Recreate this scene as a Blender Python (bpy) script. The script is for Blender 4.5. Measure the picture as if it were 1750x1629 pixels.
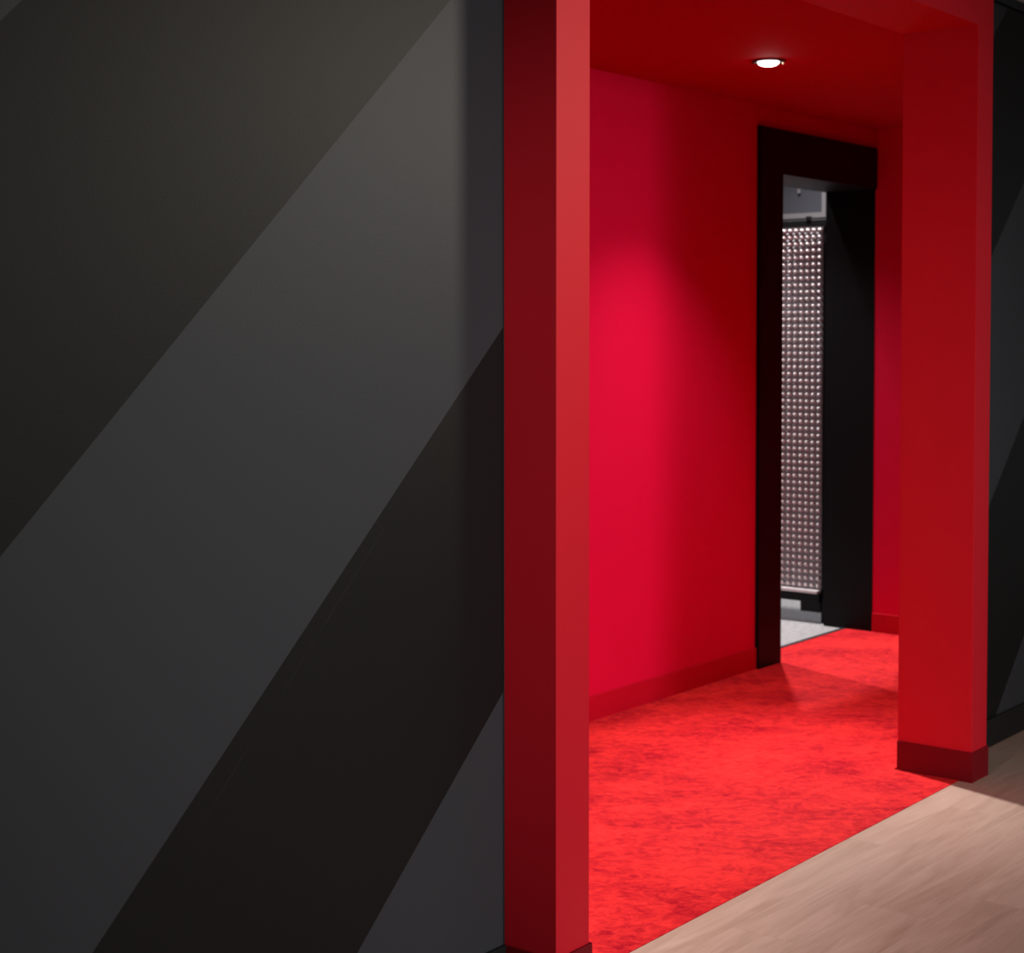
import bpy, bmesh, math, random
from mathutils import Matrix, Vector

random.seed(4)
for o in list(bpy.data.objects):
    bpy.data.objects.remove(o)
scene = bpy.context.scene
C = scene.collection

# ------------------------------------------------------------------ camera
IMG_W = 1750.0
FOCAL_PX, PRINCIPAL_Y = 2811.08, 673.86
PITCH, ROLL, YAW = -0.0365, -0.0006, 0.9008
cam_data = bpy.data.cameras.new('camera')
cam = bpy.data.objects.new('camera', cam_data)
C.objects.link(cam)
cam_data.sensor_fit = 'HORIZONTAL'
cam_data.sensor_width = 36.0
cam_data.lens = FOCAL_PX / IMG_W * 36.0
cam_data.shift_y = -(814.5 - PRINCIPAL_Y) / IMG_W
cam_data.clip_start = 0.05
fw = Vector((math.sin(YAW) * math.cos(PITCH), math.cos(YAW) * math.cos(PITCH), math.sin(PITCH)))
rt = Vector((math.cos(YAW), -math.sin(YAW), 0))
up = rt.cross(fw)
r2 = rt * math.cos(ROLL) + up * math.sin(ROLL)
u2 = -rt * math.sin(ROLL) + up * math.cos(ROLL)
m = Matrix((r2, u2, -fw)).transposed().to_4x4()
m.translation = Vector((0, -2.1069, 1.45))
cam.matrix_world = m
cam_data.dof.use_dof = True
cam_data.dof.focus_distance = 3.3
cam_data.dof.aperture_fstop = 7.1
scene.camera = cam

# ------------------------------------------------------------------ world, room light, exposure
scene.view_settings.view_transform = 'Standard'
scene.view_settings.look = 'None'
scene.view_settings.exposure = 0.0
scene.view_settings.gamma = 1.0
scene.view_settings.use_curve_mapping = False
scene.cycles.max_bounces = 8
world = bpy.data.worlds.new('world')
scene.world = world
world.use_nodes = True
bg = world.node_tree.nodes['Background']
bg.inputs[0].default_value = (0.97, 0.98, 1.0, 1)
bg.inputs[1].default_value = 0.10


def spot(name, loc, target, watts, size_deg, blend, radius, colour=(1, 1, 1)):
    d = bpy.data.lights.new(name, 'SPOT')
    d.energy = watts
    d.spot_size = math.radians(size_deg)
    d.spot_blend = blend
    d.shadow_soft_size = radius
    d.color = colour
    o = bpy.data.objects.new(name, d)
    C.objects.link(o)
    o.location = loc
    o.rotation_euler = (Vector(target) - Vector(loc)).to_track_quat('-Z', 'Y').to_euler()
    return o


# front room, all unseen: one large lamp far across it, a wall spot, an added fill from the left
spot('room_lamp_light', (2.6, -6.2, 2.35), (3.60, 0.0, 0.70), 1030, 54, 1.0, 0.80, (1.0, 0.99, 0.98))
spot('wall_spot_light', (4.9, -2.10, 2.45), (2.45, 0.14, 1.85), 165, 44, 1.0, 0.30, (1.0, 0.94, 0.77))
spot('left_fill_light', (-1.5, -0.62, 2.45), (2.81, 0.02, 1.15), 165, 30, 1.0, 0.15, (1.0, 0.97, 0.93))  # added fill that brightens the portal's left side face
# far room behind the door: one over the studded screen, one in the middle of its ceiling, plus an added fill
spot('screen_spot_light', (7.30, 2.05, 2.95), (7.42, 2.05, 0.6), 290, 100, 0.6, 0.03, (1.0, 0.97, 0.97))
spot('far_room_spot_light', (6.98, 3.1, 2.85), (6.45, 1.1, 0.0), 330, 60, 0.7, 0.05, (1.0, 0.97, 0.97))
spot('far_side_fill_light', (8.3, 2.5, 2.95), (8.2, 2.35, 0.0), 70, 130, 0.8, 0.06, (0.97, 0.98, 1.0))  # added fill for the floor and wall panel behind the screen

# ------------------------------------------------------------------ dimensions (metres)
WALL_Y = 0.1445      # face of the striped wall
PIL_D = 0.257        # back of the portal
BACK_Y = 1.462       # red back wall of the vestibule
XL0, XL1 = 2.812, 2.934
XR0, XR1 = 5.048, 5.169
H = 2.432            # portal opening / vestibule ceiling
P_TOP = 2.56
XD0, XD1, XR = 6.195, 6.389, 7.328
ZD0, ZD1 = 2.1465, 2.341
EDGE_Y = 0.042       # carpet meets the planks
THR_Y = 1.612        # threshold strip
REV_Y = 1.72         # end of the door reveal
BB = 0.098
CEIL = 2.633
FY_D = BACK_Y - 0.0205   # front of the door casing

# ------------------------------------------------------------------ materials


def nt(name):
    mt = bpy.data.materials.new(name)
    mt.use_nodes = True
    t = mt.node_tree
    return mt, t, t.nodes['Principled BSDF']


def set_spec(b, v):
    b.inputs['Specular IOR Level'].default_value = v


def add_bump(t, b, scale, strength, dist=0.001, detail=4, vec=None):
    n = t.nodes.new('ShaderNodeTexNoise')
    n.inputs['Scale'].default_value = scale
    n.inputs['Detail'].default_value = detail
    bp = t.nodes.new('ShaderNodeBump')
    bp.inputs['Strength'].default_value = strength
    bp.inputs['Distance'].default_value = dist
    tc = t.nodes.new('ShaderNodeTexCoord')
    t.links.new(vec if vec else tc.outputs['Object'], n.inputs['Vector'])
    t.links.new(n.outputs['Fac'], bp.inputs['Height'])
    t.links.new(bp.outputs['Normal'], b.inputs['Normal'])
    return n


def paint(name, col, rough=0.5, spec=0.5, bump=0.15, scale=350, var=0.04):
    mt, t, b = nt(name)
    b.inputs['Roughness'].default_value = rough
    set_spec(b, spec)
    tc = t.nodes.new('ShaderNodeTexCoord')
    n = t.nodes.new('ShaderNodeTexNoise')
    n.inputs['Scale'].default_value = 3.0
    n.inputs['Detail'].default_value = 5
    t.links.new(tc.outputs['Object'], n.inputs['Vector'])
    mx = t.nodes.new('ShaderNodeMix')
    mx.data_type = 'RGBA'
    mx.inputs[6].default_value = (*[c * (1 - var) for c in col], 1)
    mx.inputs[7].default_value = (*[c * (1 + var) for c in col], 1)
    t.links.new(n.outputs['Fac'], mx.inputs[0])
    t.links.new(mx.outputs[2], b.inputs['Base Color'])
    if bump:
        add_bump(t, b, scale, bump)
    return mt


M = {}
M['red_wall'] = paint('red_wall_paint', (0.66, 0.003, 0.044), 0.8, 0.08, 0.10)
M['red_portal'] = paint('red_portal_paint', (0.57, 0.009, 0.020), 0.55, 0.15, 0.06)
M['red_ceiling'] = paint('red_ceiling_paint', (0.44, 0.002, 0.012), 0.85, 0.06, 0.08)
M['red_base'] = paint('red_skirting_paint', (0.48, 0.003, 0.018), 0.55, 0.12, 0.04)
M['red_skirting'] = paint('portal_skirting_paint', (0.17, 0.002, 0.007), 0.55, 0.15, 0.04)
M['black_frame'] = paint('black_door_frame_paint', (0.0050, 0.0046, 0.0054), 0.5, 0.13, 0.03)
M['black_matte'] = paint('black_skirting_paint', (0.008, 0.008, 0.008), 0.5, 0.3, 0.03)
M['black_metal'] = paint('black_screen_frame_paint', (0.005, 0.005, 0.0055), 0.5, 0.2, 0.0)
M['white_ceiling'] = paint('white_ceiling_paint', (0.80, 0.82, 0.82), 0.8, 0.2, 0.05)
M['grey_wall'] = paint('grey_far_wall_paint', (0.30, 0.30, 0.33), 0.7, 0.2, 0.05)
M['grey_panel'] = paint('slate_grey_panel', (0.095, 0.095, 0.108), 0.55, 0.15, 0.02)
M['pale_trim'] = paint('pale_trim_paint', (0.27, 0.25, 0.25), 0.5, 0.2, 0.0)
M['rubber'] = paint('dark_rubber', (0.02, 0.02, 0.022), 0.6, 0.3, 0.0)
M['lamp_ring'] = paint('dark_grey_lamp_ring', (0.030, 0.029, 0.030), 0.4, 0.5, 0.0)
M['brass'] = paint('copper_dot', (0.75, 0.40, 0.24), 0.3, 0.5, 0.0)
M['fascia'] = paint('dark_fascia_paint', (0.022, 0.024, 0.028), 0.55, 0.3, 0.05)

# striped wall: straight diagonal bands of charcoal and near-black paint
mt, t, b = nt('striped_wall_paint')
SL = 0.9536
tc = t.nodes.new('ShaderNodeTexCoord')
sx = t.nodes.new('ShaderNodeSeparateXYZ')
t.links.new(tc.outputs['Object'], sx.inputs[0])


def math_node(t, op, a, bb=None):
    n = t.nodes.new('ShaderNodeMath')
    n.operation = op
    for i, v in enumerate((a, bb)):
        if v is None:
            continue
        if isinstance(v, (int, float)):
            n.inputs[i].default_value = v
        else:
            t.links.new(v, n.inputs[i])
    return n.outputs[0]


mul = math_node(t, 'MULTIPLY', sx.outputs['X'], -SL)
cc = math_node(t, 'ADD', sx.outputs['Z'], mul)
GREY, DARK = (0.0355, 0.0370, 0.042, 1), (0.0070, 0.0069, 0.0066, 1)
STRIPE_EDGES = [-7.70, -6.88, -6.08, -5.247, -4.42, -3.55, -2.79, -2.018, -1.215, -0.365, 0.470, 1.30, 2.12, 2.95]
acc = None
for n_, e_ in enumerate(STRIPE_EDGES):      # exact edges: alternate grey and dark from one edge to the next
    g_ = math_node(t, 'GREATER_THAN', cc, e_)
    acc = g_ if acc is None else math_node(t, 'ADD' if n_ % 2 == 0 else 'SUBTRACT', acc, g_)
band = t.nodes.new('ShaderNodeMix')
band.data_type = 'RGBA'
band.inputs[6].default_value = DARK
band.inputs[7].default_value = GREY
t.links.new(acc, band.inputs[0])
# faint scratch left by masking tape, just under the lower edge of the wide charcoal band
ang = math_node(t, 'SUBTRACT', cc, math_node(t, 'ADD', math_node(t, 'MULTIPLY', sx.outputs['X'], 0.055), -1.388))
near = math_node(t, 'LESS_THAN', math_node(t, 'ABSOLUTE', ang), 0.0010)
nz = t.nodes.new('ShaderNodeTexNoise')
nz.inputs['Scale'].default_value = 9.0
nz.inputs['Detail'].default_value = 3
t.links.new(tc.outputs['Object'], nz.inputs['Vector'])
msk = math_node(t, 'MULTIPLY', near, math_node(t, 'MAXIMUM', math_node(t, 'MULTIPLY', math_node(t, 'SUBTRACT', nz.outputs['Fac'], 0.33), 3.0), 0.0))
rng = math_node(t, 'MULTIPLY', math_node(t, 'GREATER_THAN', sx.outputs['X'], 1.93), math_node(t, 'LESS_THAN', sx.outputs['X'], 2.43))
msk = math_node(t, 'MINIMUM', math_node(t, 'MULTIPLY', msk, rng), 1.0)
mx = t.nodes.new('ShaderNodeMix')
mx.data_type = 'RGBA'
t.links.new(msk, mx.inputs[0])
t.links.new(band.outputs[2], mx.inputs[6])
mx.inputs[7].default_value = (0.022, 0.022, 0.022, 1)
t.links.new(mx.outputs[2], b.inputs['Base Color'])
b.inputs['Roughness'].default_value = 0.50
set_spec(b, 0.20)
add_bump(t, b, 260, 0.20, 0.001, 6)
M['stripe'] = mt

# red floor covering, mottled with fine short streaks
mt, t, b = nt('red_marbled_carpet')
tc = t.nodes.new('ShaderNodeTexCoord')
mp0 = t.nodes.new('ShaderNodeMapping')
mp0.inputs['Rotation'].default_value = (0, 0, math.radians(51))
t.links.new(tc.outputs['Object'], mp0.inputs[0])
mp = t.nodes.new('ShaderNodeMapping')
mp.inputs['Scale'].default_value = (1, 1.35, 1)
t.links.new(mp0.outputs[0], mp.inputs[0])
n1 = t.nodes.new('ShaderNodeTexNoise')
n1.inputs['Scale'].default_value = 3.0
n1.inputs['Detail'].default_value = 6
n1.inputs['Roughness'].default_value = 0.62
n2 = t.nodes.new('ShaderNodeTexNoise')
n2.inputs['Scale'].default_value = 27
n2.inputs['Detail'].default_value = 8
n2.inputs['Roughness'].default_value = 0.72
n2.inputs['Distortion'].default_value = 0.8
for n in (n1, n2):
    t.links.new(mp.outputs[0], n.inputs['Vector'])
s = math_node(t, 'ADD', math_node(t, 'MULTIPLY', n1.outputs['Fac'], 0.42), math_node(t, 'MULTIPLY', n2.outputs['Fac'], 0.58))
rp = t.nodes.new('ShaderNodeValToRGB')
rp.color_ramp.elements[0].position = 0.385
rp.color_ramp.elements[0].color = (0.33, 0.002, 0.012, 1)
rp.color_ramp.elements[1].position = 0.585
rp.color_ramp.elements[1].color = (0.76, 0.028, 0.026, 1)
t.links.new(s, rp.inputs[0])
t.links.new(rp.outputs[0], b.inputs['Base Color'])
b.inputs['Roughness'].default_value = 0.8
set_spec(b, 0.10)
add_bump(t, b, 320, 0.3, 0.002, 6)
M['carpet'] = mt

# pale oak planks, grain along the plank, each plank with its own tone
mt, t, b = nt('pale_oak_plank')
tc = t.nodes.new('ShaderNodeTexCoord')
oi = t.nodes.new('ShaderNodeObjectInfo')
ofs = t.nodes.new('ShaderNodeVectorMath')
ofs.operation = 'ADD'
cb = t.nodes.new('ShaderNodeCombineXYZ')
t.links.new(math_node(t, 'MULTIPLY', oi.outputs['Random'], 37.0), cb.inputs[0])
t.links.new(math_node(t, 'MULTIPLY', oi.outputs['Random'], 91.0), cb.inputs[1])
t.links.new(tc.outputs['Object'], ofs.inputs[0])
t.links.new(cb.outputs[0], ofs.inputs[1])
mp = t.nodes.new('ShaderNodeMapping')
mp.inputs['Scale'].default_value = (1.6, 14, 1)
t.links.new(ofs.outputs[0], mp.inputs[0])
n1 = t.nodes.new('ShaderNodeTexNoise')
n1.inputs['Scale'].default_value = 1.2
n1.inputs['Detail'].default_value = 7
n1.inputs['Roughness'].default_value = 0.6
n1.inputs['Distortion'].default_value = 1.1
t.links.new(mp.outputs[0], n1.inputs['Vector'])
mp2 = t.nodes.new('ShaderNodeMapping')
mp2.inputs['Scale'].default_value = (3, 90, 1)
t.links.new(ofs.outputs[0], mp2.inputs[0])
n2 = t.nodes.new('ShaderNodeTexNoise')
n2.inputs['Scale'].default_value = 2.0
n2.inputs['Detail'].default_value = 5
t.links.new(mp2.outputs[0], n2.inputs['Vector'])
g = math_node(t, 'ADD', math_node(t, 'MULTIPLY', n1.outputs['Fac'], 0.72), math_node(t, 'MULTIPLY', n2.outputs['Fac'], 0.28))
g = math_node(t, 'ADD', g, math_node(t, 'MULTIPLY', math_node(t, 'SUBTRACT', oi.outputs['Random'], 0.5), 0.07))
rp = t.nodes.new('ShaderNodeValToRGB')
rp.color_ramp.elements[0].position = 0.30
rp.color_ramp.elements[0].color = (0.36, 0.245, 0.180, 1)
rp.color_ramp.elements[1].position = 0.66
rp.color_ramp.elements[1].color = (0.52, 0.375, 0.30, 1)
t.links.new(g, rp.inputs[0])
t.links.new(rp.outputs[0], b.inputs['Base Color'])
b.inputs['Roughness'].default_value = 0.5
set_spec(b, 0.3)
M['plank'] = mt

# far room floor: pale grey speckled
mt, t, b = nt('grey_speckled_floor')
tc = t.nodes.new('ShaderNodeTexCoord')
n1 = t.nodes.new('ShaderNodeTexNoise')
n1.inputs['Scale'].default_value = 42
n1.inputs['Detail'].default_value = 6
t.links.new(tc.outputs['Object'], n1.inputs['Vector'])
rp = t.nodes.new('ShaderNodeValToRGB')
rp.color_ramp.elements[0].position = 0.35
rp.color_ramp.elements[0].color = (0.33, 0.325, 0.325, 1)
rp.color_ramp.elements[1].position = 0.62
rp.color_ramp.elements[1].color = (0.50, 0.485, 0.485, 1)
t.links.new(n1.outputs['Fac'], rp.inputs[0])
t.links.new(rp.outputs[0], b.inputs['Base Color'])
b.inputs['Roughness'].default_value = 0.35
M['grey_floor'] = mt

# brushed steel of the studs and the sheet they sit on
mt, t, b = nt('stud_steel')
b.inputs['Base Color'].default_value = (0.72, 0.66, 0.66, 1)
b.inputs['Metallic'].default_value = 0.15
b.inputs['Roughness'].default_value = 0.38
n = add_bump(t, b, 60, 0.05)
M['stud'] = mt
mt, t, b = nt('sheet_steel')
b.inputs['Base Color'].default_value = (0.32, 0.32, 0.34, 1)
b.inputs['Metallic'].default_value = 0.3
b.inputs['Roughness'].default_value = 0.5
add_bump(t, b, 60, 0.05)
M['sheet'] = mt

mt, t, b = nt('lamp_glow')
b.inputs['Base Color'].default_value = (1, 1, 1, 1)
b.inputs['Emission Color'].default_value = (1, 0.98, 0.97, 1)
b.inputs['Emission Strength'].default_value = 30
M['glow'] = mt

# ------------------------------------------------------------------ mesh helpers


def box_bm(bm, lo, hi):
    v = [bm.verts.new((x, y, z)) for z in (lo[2], hi[2]) for y in (lo[1], hi[1]) for x in (lo[0], hi[0])]
    for f in ((0, 2, 3, 1), (4, 5, 7, 6), (0, 1, 5, 4), (2, 6, 7, 3), (0, 4, 6, 2), (1, 3, 7, 5)):
        bm.faces.new([v[i] for i in f])


def finish(name, bm, mat, parent=None, loc=(0, 0, 0), smooth=False, bevel=0):
    bmesh.ops.recalc_face_normals(bm, faces=bm.faces)
    if bevel:
        bmesh.ops.bevel(bm, geom=list(bm.edges), offset=bevel, segments=2, profile=0.5, affect='EDGES')
    me = bpy.data.meshes.new(name)
    bm.to_mesh(me)
    bm.free()
    if smooth:
        for p in me.polygons:
            p.use_smooth = True
    me.materials.append(M[mat])
    o = bpy.data.objects.new(name, me)
    C.objects.link(o)
    o.location = loc
    if parent:
        o.parent = parent
    return o


def box(name, lo, hi, mat, parent=None, bevel=0, local=True):
    """Axis-aligned box. World coordinates; if parented the parent's location is subtracted."""
    off = Vector(parent.location) if parent else Vector((0, 0, 0))
    bm = bmesh.new()
    box_bm(bm, Vector(lo) - off, Vector(hi) - off)
    return finish(name, bm, mat, parent, bevel=bevel)


def boxes(name, pairs, mat, parent=None):
    off = Vector(parent.location) if parent else Vector((0, 0, 0))
    bm = bmesh.new()
    for lo, hi in pairs:
        box_bm(bm, Vector(lo) - off, Vector(hi) - off)
    return finish(name, bm, mat, parent)


def prism_y(name, pts, y0, y1, mat, parent=None, bevel=0):
    """Polygon in x,z extruded along y."""
    off = Vector(parent.location) if parent else Vector((0, 0, 0))
    bm = bmesh.new()
    a = [bm.verts.new(Vector((x, y0, z)) - off) for x, z in pts]
    c = [bm.verts.new(Vector((x, y1, z)) - off) for x, z in pts]
    bm.faces.new(a)
    bm.faces.new(c[::-1])
    for i in range(len(pts)):
        j = (i + 1) % len(pts)
        bm.faces.new((a[i], c[i], c[j], a[j]))
    return finish(name, bm, mat, parent, bevel=bevel)


def lathe(name, prof, mat, parent=None, seg=40, loc=(0, 0, 0)):
    bm = bmesh.new()
    rings = []
    for r, z in prof:
        if r < 1e-6:
            rings.append([bm.verts.new((0, 0, z))])
        else:
            rings.append([bm.verts.new((r * math.cos(2 * math.pi * k / seg), r * math.sin(2 * math.pi * k / seg), z)) for k in range(seg)])
    for a, c in zip(rings, rings[1:]):
        for k in range(seg):
            q = (k + 1) % seg
            if len(a) == 1 and len(c) == 1:
                continue
            if len(a) == 1:
                bm.faces.new((a[0], c[k], c[q]))
            elif len(c) == 1:
                bm.faces.new((a[k], a[q], c[0]))
            else:
                bm.faces.new((a[k], a[q], c[q], c[k]))
    return finish(name, bm, mat, parent, loc, smooth=True)


def struct(o, label=None):
    o['kind'] = 'structure'
    if label:
        o['label'] = label
    return o


def empty(name, loc, label, cat, group=None):
    o = bpy.data.objects.new(name, None)
    C.objects.link(o)
    o.location = loc
    o['label'] = label
    o['category'] = cat
    if group:
        o['group'] = group
    return o


# ------------------------------------------------------------------ the setting
# striped wall, two stretches either side of the portal
W_TOP = 2.594
wl = struct(box('wall_left', (-2.5, WALL_Y, 0), (XL0 + 0.02, PIL_D - 0.002, W_TOP), 'stripe'),
            'matte wall with wide diagonal charcoal and black painted stripes left of the red portal')
wr = struct(box('wall_right', (XR1 - 0.02, WALL_Y, 0), (10.0, PIL_D - 0.002, W_TOP), 'stripe'),
            'strip of diagonal striped dark wall right of the red portal')
struct(box('wall_over', (XL0 + 0.021, WALL_Y, P_TOP + 0.001), (XR1 - 0.021, PIL_D - 0.002, W_TOP), 'stripe'),
       'dark wall above the red portal')
struct(box('trim_1', (-2.5, WALL_Y - 0.003, 2.602), (10.0, PIL_D - 0.002, CEIL), 'fascia'), 'narrow dark fascia strip along the top of the striped wall')
struct(box('trim_2', (-2.5, WALL_Y + 0.012, W_TOP), (10.0, PIL_D - 0.002, 2.602), 'black_matte'), 'dark shadow groove under the fascia strip')
struct(box('ceiling', (-2.5, -4.5, CEIL), (10.0, PIL_D - 0.002, CEIL + 0.1), 'white_ceiling'), 'white ceiling of the front room')

# skirting of the striped wall
struct(box('baseboard_left', (-2.5, WALL_Y - 0.010, 0.0), (XL0 - 0.002, WALL_Y, BB), 'black_matte', bevel=0.0015), 'black skirting board under the striped wall left of the portal')
struct(box('baseboard_right', (XR1 + 0.011, WALL_Y - 0.010, 0.0), (10.0, WALL_Y, BB), 'black_matte', bevel=0.0015), 'black skirting board under the striped wall right of the portal')

# plank floor: each plank its own piece
floor = struct(box('floor', (-2.5, -4.5, -0.06), (10.0, WALL_Y + 0.02, -0.012), 'rubber'), 'pale oak plank floor of the front room')
PW, PL = 0.18, 1.30
SEAMS = [0.12 - PW * k for k in range(17)]
JOINT = {0: 4.27, 2: 3.80, 3: 4.01, 1: 4.75, 4: 3.35}


def plank(x0, x1, y0, y1):
    g = 0.00015
    o = box('plank', (x0 + g, y0 + g, -0.012), (x1 - g, y1 - g, 0.0), 'plank', floor)
    return o


for r in range(len(SEAMS) - 1):
    y1, y0 = SEAMS[r], SEAMS[r + 1]
    if r == 0:
        y1 = EDGE_Y
    j = JOINT.get(r, 3.0 + random.uniform(0, PL))
    k0 = math.floor((-2.0 - j) / PL)
    k1 = math.ceil((9.0 - j) / PL)
    for k in range(k0, k1):
        x0, x1 = j + k * PL, j + (k + 1) * PL
        x0, x1 = max(x0, -2.5), min(x1, 10.0)
        if r == 0:
            plank(x0, x1, y0, y1)
        else:
            plank(x0, x1, y0, y1)
# planks under the wall either side of the portal opening (the strip between carpet edge and skirting)
for xa, xb in ((-2.5, 0.2), (0.2, 1.5), (1.5, XL0 - 0.011), (XR1 + 0.011, 6.47), (6.47, 7.8), (7.8, 10.0)):
    plank(xa, xb, EDGE_Y, WALL_Y - 0.010)

# vestibule shell
VX0 = 0.9
struct(box('wall_back', (VX0, BACK_Y, 0), (XD1 - 0.02, REV_Y, CEIL), 'red_wall'), 'bright red back wall of the vestibule left of the black door frame')
struct(box('wall_back_over_door', (XD1 - 0.02, BACK_Y, ZD1 - 0.02), (XR + 0.12, REV_Y, CEIL), 'red_wall'), 'red wall over the black door frame')
struct(box('wall_end_right', (XR, PIL_D, 0), (XR + 0.12, BACK_Y, CEIL), 'red_wall'), 'red end wall of the vestibule beside the doorway')
struct(box('wall_end_left', (VX0 - 0.12, PIL_D, 0), (VX0, REV_Y, CEIL), 'red_wall'), 'red end wall at the hidden left end of the vestibule')
struct(box('wall_inner', (VX0, PIL_D - 0.001, 0), (XL0 + 0.018, PIL_D + 0.011, H), 'red_wall'), 'red inside face of the wall left of the portal')
struct(box('wall_inner_right', (XR1 - 0.018, PIL_D - 0.001, 0), (XR, PIL_D + 0.011, H), 'red_wall'), 'red inside face of the wall right of the portal')
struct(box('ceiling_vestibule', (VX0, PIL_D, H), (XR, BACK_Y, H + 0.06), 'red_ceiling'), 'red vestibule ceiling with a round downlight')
struct(box('baseboard_back', (VX0, BACK_Y - 0.009, 0.0), (XD0, BACK_Y, 0.0945), 'red_base', bevel=0.0015), 'dark red skirting board along the vestibule back wall')
struct(box('baseboard_end', (XR - 0.009, PIL_D + 0.012, 0.0), (XR, BACK_Y - 0.001, 0.0945), 'red_base', bevel=0.0015), 'short dark red skirting board on the vestibule end wall')

# carpet
struct(box('floor_vestibule', (VX0 - 0.1, WALL_Y + 0.02, -0.06), (XR + 0.1, THR_Y + 0.012, -0.0122), 'rubber'), 'dark screed under the red carpet')
CZ0, CZ1 = -0.012, 0.002
Y_IN = PIL_D + 0.0115
outline = [(XL1 + 0.0055, EDGE_Y), (XR0 - 0.0055, EDGE_Y), (XR0 - 0.0055, Y_IN), (XR - 0.0095, Y_IN), (XR - 0.0095, FY_D), (XR - 0.0025, FY_D),
           (XR - 0.0025, THR_Y - 0.0125), (XD1 + 0.0005, THR_Y - 0.0125), (XD1 + 0.0005, FY_D), (XD0 - 0.0005, FY_D), (XD0 - 0.0005, BACK_Y - 0.0093), (VX0 + 0.0005, BACK_Y - 0.0093), (VX0 + 0.0005, Y_IN), (XL1 + 0.0055, Y_IN)]
bm = bmesh.new()
lo = [bm.verts.new((x, y, CZ0)) for x, y in outline]
hi = [bm.verts.new((x, y, CZ1)) for x, y in outline]
bm.faces.new(lo[::-1])
bm.faces.new(hi)
for i in range(len(outline)):
    k = (i + 1) % len(outline)
    bm.faces.new((lo[i], lo[k], hi[k], hi[i]))
cp = finish('red_carpet', bm, 'carpet')
cp['label'] = 'bright red mottled carpet on the vestibule floor behind the portal'
cp['category'] = 'carpet'

# ------------------------------------------------------------------ red portal
po = empty('red_portal', ((XL0 + XR1) / 2, PIL_D / 2, 0), 'tall red painted portal frame projecting from the dark striped wall', 'portal')
box('jamb', (XL0, 0, 0), (XL1, PIL_D, P_TOP), 'red_portal', po, bevel=0.0015)
box('jamb', (XR0, 0, 0), (XR1, PIL_D, P_TOP), 'red_portal', po, bevel=0.0015)
box('header', (XL1, 0, H), (XR0, PIL_D, P_TOP), 'red_portal', po)


def skirt_ring(x0, x1, name):
    th = 0.005
    bx = [((x0 - th, -th, 0.0), (x0, PIL_D, BB)), ((x1, -th, 0.0), (x1 + th, PIL_D, BB)), ((x0, -th, 0.0), (x1, 0.0, BB))]
    if name == 'L':
        bx[0] = ((x0 - th, -th, 0.0), (x0, WALL_Y, BB))
    else:
        bx[1] = ((x1, -th, 0.0), (x1 + th, WALL_Y, BB))
    o = boxes('skirting', bx, 'red_skirting', po)
    return o


skirt_ring(XL0, XL1, 'L')
skirt_ring(XR0, XR1, 'R')
box('gap_strip', (XL0 - 0.002, WALL_Y - 0.002, BB), (XL0, WALL_Y, W_TOP), 'rubber', po)  # dark strip standing in for the thin gap line between wall and jamb

# ------------------------------------------------------------------ black door frame in the back wall
E_ = 0.020
FY = BACK_Y - E_
df = empty('door_frame', ((XD0 + XR) / 2, BACK_Y, 0), 'black painted door frame around the open doorway in the red wall', 'door frame')
box('casing', (XD0, FY, 0.002), (XD1, BACK_Y, ZD0), 'black_frame', df, bevel=0.0012)
box('casing_head', (XD0, FY, ZD0), (XR - 0.022, BACK_Y, ZD1), 'black_frame', df, bevel=0.0012)
box('jamb', (XD1 - 0.019, BACK_Y, 0.002), (XD1, REV_Y + 0.01, ZD0), 'black_frame', df)
box('jamb', (XR - 0.001, BACK_Y, 0.002), (XR + 0.10, REV_Y + 0.005, ZD0), 'black_frame', df)
box('head_lining', (XD1 - 0.019, BACK_Y, ZD0), (XR + 0.10, REV_Y + 0.01, ZD1 - 0.021), 'black_frame', df)
box('threshold', (XD1, THR_Y - 0.012, -0.012), (XR - 0.002, THR_Y + 0.012, 0.004), 'rubber', df, bevel=0.001)

# ------------------------------------------------------------------ far room
struct(box('floor_far', (4.5, THR_Y + 0.012, -0.06), (9.6, 6.0, 0.0), 'grey_floor'), 'pale grey speckled floor of the room behind the doorway')
struct(box('wall_far_side', (9.0, REV_Y, 0), (9.1, 6.0, 3.1), 'grey_wall'), 'grey side wall of the room behind the doorway')
struct(box('wall_far_end', (4.5, 6.0, 0), (9.1, 6.1, 3.1), 'grey_wall'), 'grey end wall of the room behind the doorway')
struct(box('wall_far_left', (4.4, REV_Y, 0), (4.5, 6.0, 3.1), 'grey_wall'), 'grey wall on the hidden left of the room behind the doorway')
struct(box('ceiling_far', (4.5, REV_Y, 3.0), (9.0, 6.0, 3.1), 'grey_wall'), 'grey ceiling of the room behind the doorway')
struct(box('wall_far_front', (XR + 0.12, PIL_D, 0), (9.1, REV_Y, 3.1), 'grey_wall'), 'grey wall of the far room beside the doorway')

# framed grey wall panel high on the side wall, seen over the screen
wp = empty('framed_wall_panel', (8.98, 3.1, 2.16), 'slate grey wall panel in a pale frame above the studded screen', 'wall panel')
PY0, PY1, PZ0, PZ1 = 2.60, 3.60, 2.184, 2.80
box('panel', (8.975, PY0, PZ0), (9.0, PY1, PZ1), 'grey_panel', wp)
box('frame_rail', (8.955, PY0 - 0.02, PZ0 - 0.03), (9.0, PY1, PZ0), 'pale_trim', wp)
box('frame_rail', (8.955, PY0 - 0.02, PZ1), (9.0, PY1, PZ1 + 0.03), 'pale_trim', wp)
box('frame_stile', (8.955, PY0 - 0.02, PZ0), (9.0, PY0 + 0.006, PZ1), 'pale_trim', wp)
box('frame_stile', (8.955, PY1 - 0.03, PZ0), (9.0, PY1, PZ1), 'pale_trim', wp)
box('clip', (8.955, 2.755, 2.305), (8.975, 2.771, 2.36), 'pale_trim', wp, bevel=0.002)

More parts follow.
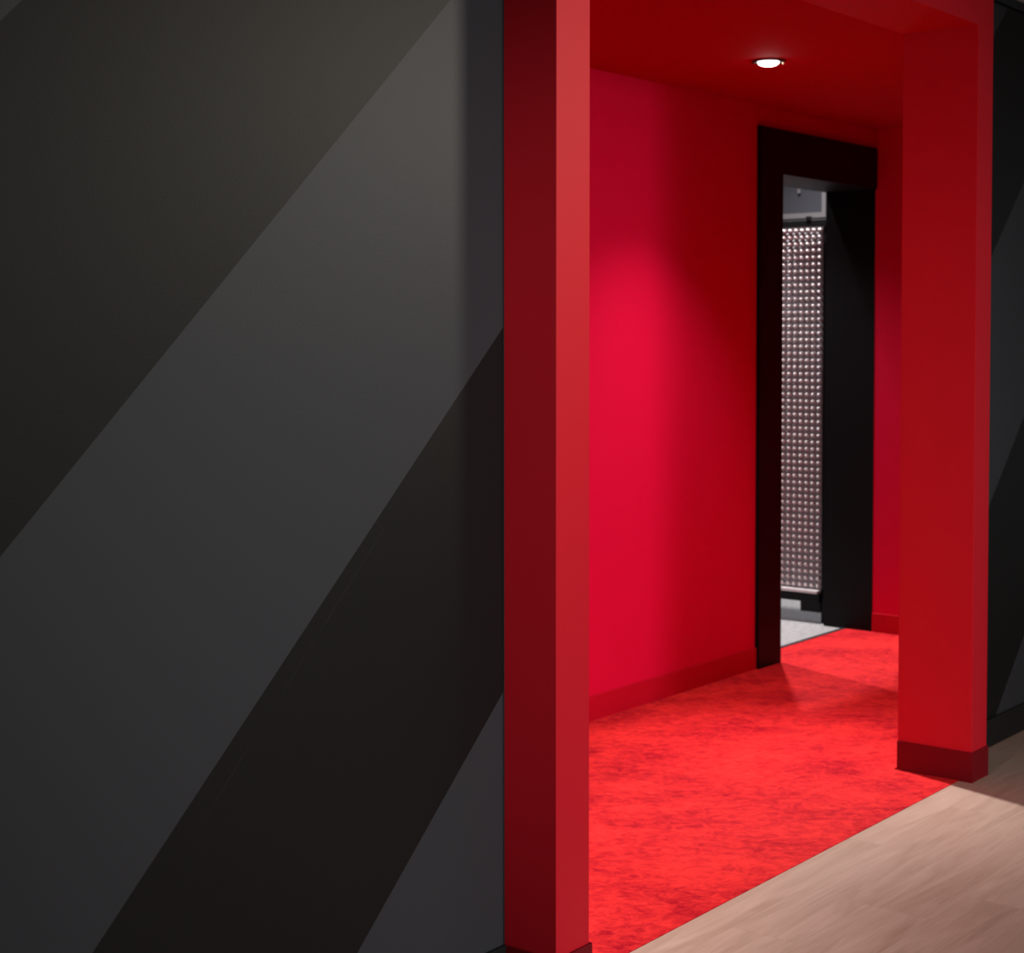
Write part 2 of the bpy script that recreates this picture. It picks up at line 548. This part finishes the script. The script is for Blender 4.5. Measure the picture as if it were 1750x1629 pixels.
# studded screen: black frame, dark sheet, a grid of steel studs
SX = 7.40
SY0, SY1 = 1.775, 2.80
SZ0, SZ1 = 0.166, 1.986
sc = empty('studded_screen', (SX + 0.02, (SY0 + SY1) / 2, 0.0), 'black framed metal screen covered in rows of steel studs behind the doorway', 'screen')
box('sheet', (SX, SY0, SZ0), (SX + 0.004, SY1, SZ1), 'sheet', sc)
box('top_rail', (SX - 0.008, SY0 - 0.02, SZ1), (SX + 0.03, SY1 + 0.02, SZ1 + 0.034), 'black_metal', sc, bevel=0.002)
box('bracket', (SX - 0.010, 1.845, SZ1 + 0.034), (SX + 0.01, 1.870, SZ1 + 0.052), 'black_metal', sc)
box('post', (SX - 0.004, SY0 - 0.02, 0.0), (SX + 0.03, SY0, SZ1), 'black_metal', sc)
box('post', (SX - 0.004, SY1, 0.0), (SX + 0.03, SY1 + 0.02, SZ1), 'black_metal', sc)
yy = [SY0, 1.850, 1.905, 2.05, 2.30, 2.55, SY1]
for a, c in zip(yy, yy[1:]):
    box('ledge', (SX - 0.050, a + 0.0015, SZ0 - 0.014), (SX + 0.004, c - 0.0015, SZ0), 'stud', sc, bevel=0.001)
box('bottom_rail', (SX - 0.026, SY0, SZ0 - 0.062), (SX + 0.03, SY1, SZ0 - 0.014), 'black_metal', sc, bevel=0.002)
box('foot', (SX - 0.012, SY0, 0.052), (SX + 0.03, 1.888, SZ0 - 0.062), 'black_metal', sc, bevel=0.002)


def stud_bm(bm, cx, cy, cz, r, ln, seg=10):
    """Rounded peg pointing to -x."""
    prof = [(r, 0), (r, ln - r * 0.6), (r * 0.80, ln - r * 0.22), (r * 0.4, ln)]
    rings = []
    for rr, d in prof:
        rings.append([bm.verts.new((cx - d, cy + rr * math.cos(2 * math.pi * k / seg), cz + rr * math.sin(2 * math.pi * k / seg))) for k in range(seg)])
    for a, c in zip(rings, rings[1:]):
        for k in range(seg):
            q = (k + 1) % seg
            bm.faces.new((a[k], a[q], c[q], c[k]))
    bm.faces.new(rings[-1])


DY, DZ = 0.0335, (1.968 - 0.186) / 52
COL0 = SY0 + 0.016
NCOL = int((SY1 - SY0 - 0.02) / DY)
NROW = 53
bm = bmesh.new()
stud_bm(bm, 0, 0, 0, 0.0085, 0.020)
first = finish('stud', bm, 'stud', sc, smooth=True)
stud_mesh = first.data
off = sc.location
rest = bmesh.new()
single = 0
for r in range(NROW):
    for c in range(NCOL):
        x, y, z = SX, COL0 + c * DY, SZ1 - 0.018 - r * DZ
        if c < 8 and single < 300:
            if single == 0:
                o = first
            else:
                o = first.copy()
                C.objects.link(o)
                o.parent = sc
            o.location = Vector((x, y, z)) - off
            single += 1
        else:
            stud_bm(rest, x - off.x, y - off.y, z - off.z, 0.0085, 0.020, 8)
o = finish('stud_field', rest, 'stud', sc, smooth=True)
o['kind'] = 'stuff'
low = bmesh.new()
for r in range(NROW - 1):
    for c in range(NCOL - 1):
        stud_bm(low, SX - off.x, COL0 + (c + 0.5) * DY - off.y, SZ1 - 0.018 - (r + 0.5) * DZ - off.z, 0.0075, 0.007, 8)
o = finish('low_stud_field', low, 'sheet', sc, smooth=True)
o['kind'] = 'stuff'


# ------------------------------------------------------------------ vestibule downlights
def downlight(x, y, label, aim):
    """Gimbal downlight: flat ring on the ceiling, domed lens, beam tilted towards the portal."""
    d = empty('downlight', (x, y, H), label, 'downlight', 'round downlights in the red vestibule ceiling')
    lathe('trim_ring', [(0.0600, 0.0005), (0.0600, -0.0035), (0.0565, -0.006), (0.041, -0.006), (0.039, -0.004), (0.039, 0.0)], 'lamp_ring', d)
    lathe('lens', [(0.0385, -0.001), (0.0375, -0.0075), (0.0345, -0.0120), (0.028, -0.0160), (0.018, -0.0190), (0.0, -0.0205)], 'glow', d)
    bmx = bmesh.new()
    bmesh.ops.create_uvsphere(bmx, u_segments=12, v_segments=8, radius=0.0046)
    finish('ring_dot', bmx, 'brass', d, (0.033, -0.0425, -0.0085), smooth=True)  # small copper-coloured dot on the ring
    core = spot('downlight_core', (0, 0, -0.040), Vector(aim) - Vector((x, y, H)), 240, 54, 1.0, 0.022, (1.0, 0.955, 0.95))
    core.parent = d
    fld = spot('downlight_field', (0, 0, -0.040), (0, 0, -1), 84, 96, 1.0, 0.022, (1.0, 0.955, 0.95))
    fld.parent = d
    return d


downlight(5.241, 0.868, 'lit round recessed downlight with a dark ring in the red ceiling', (4.84, 0.46, 0.0))
downlight(2.76, 0.868, 'round downlight in the red ceiling behind the striped wall', (3.22, 0.66, 0.0))
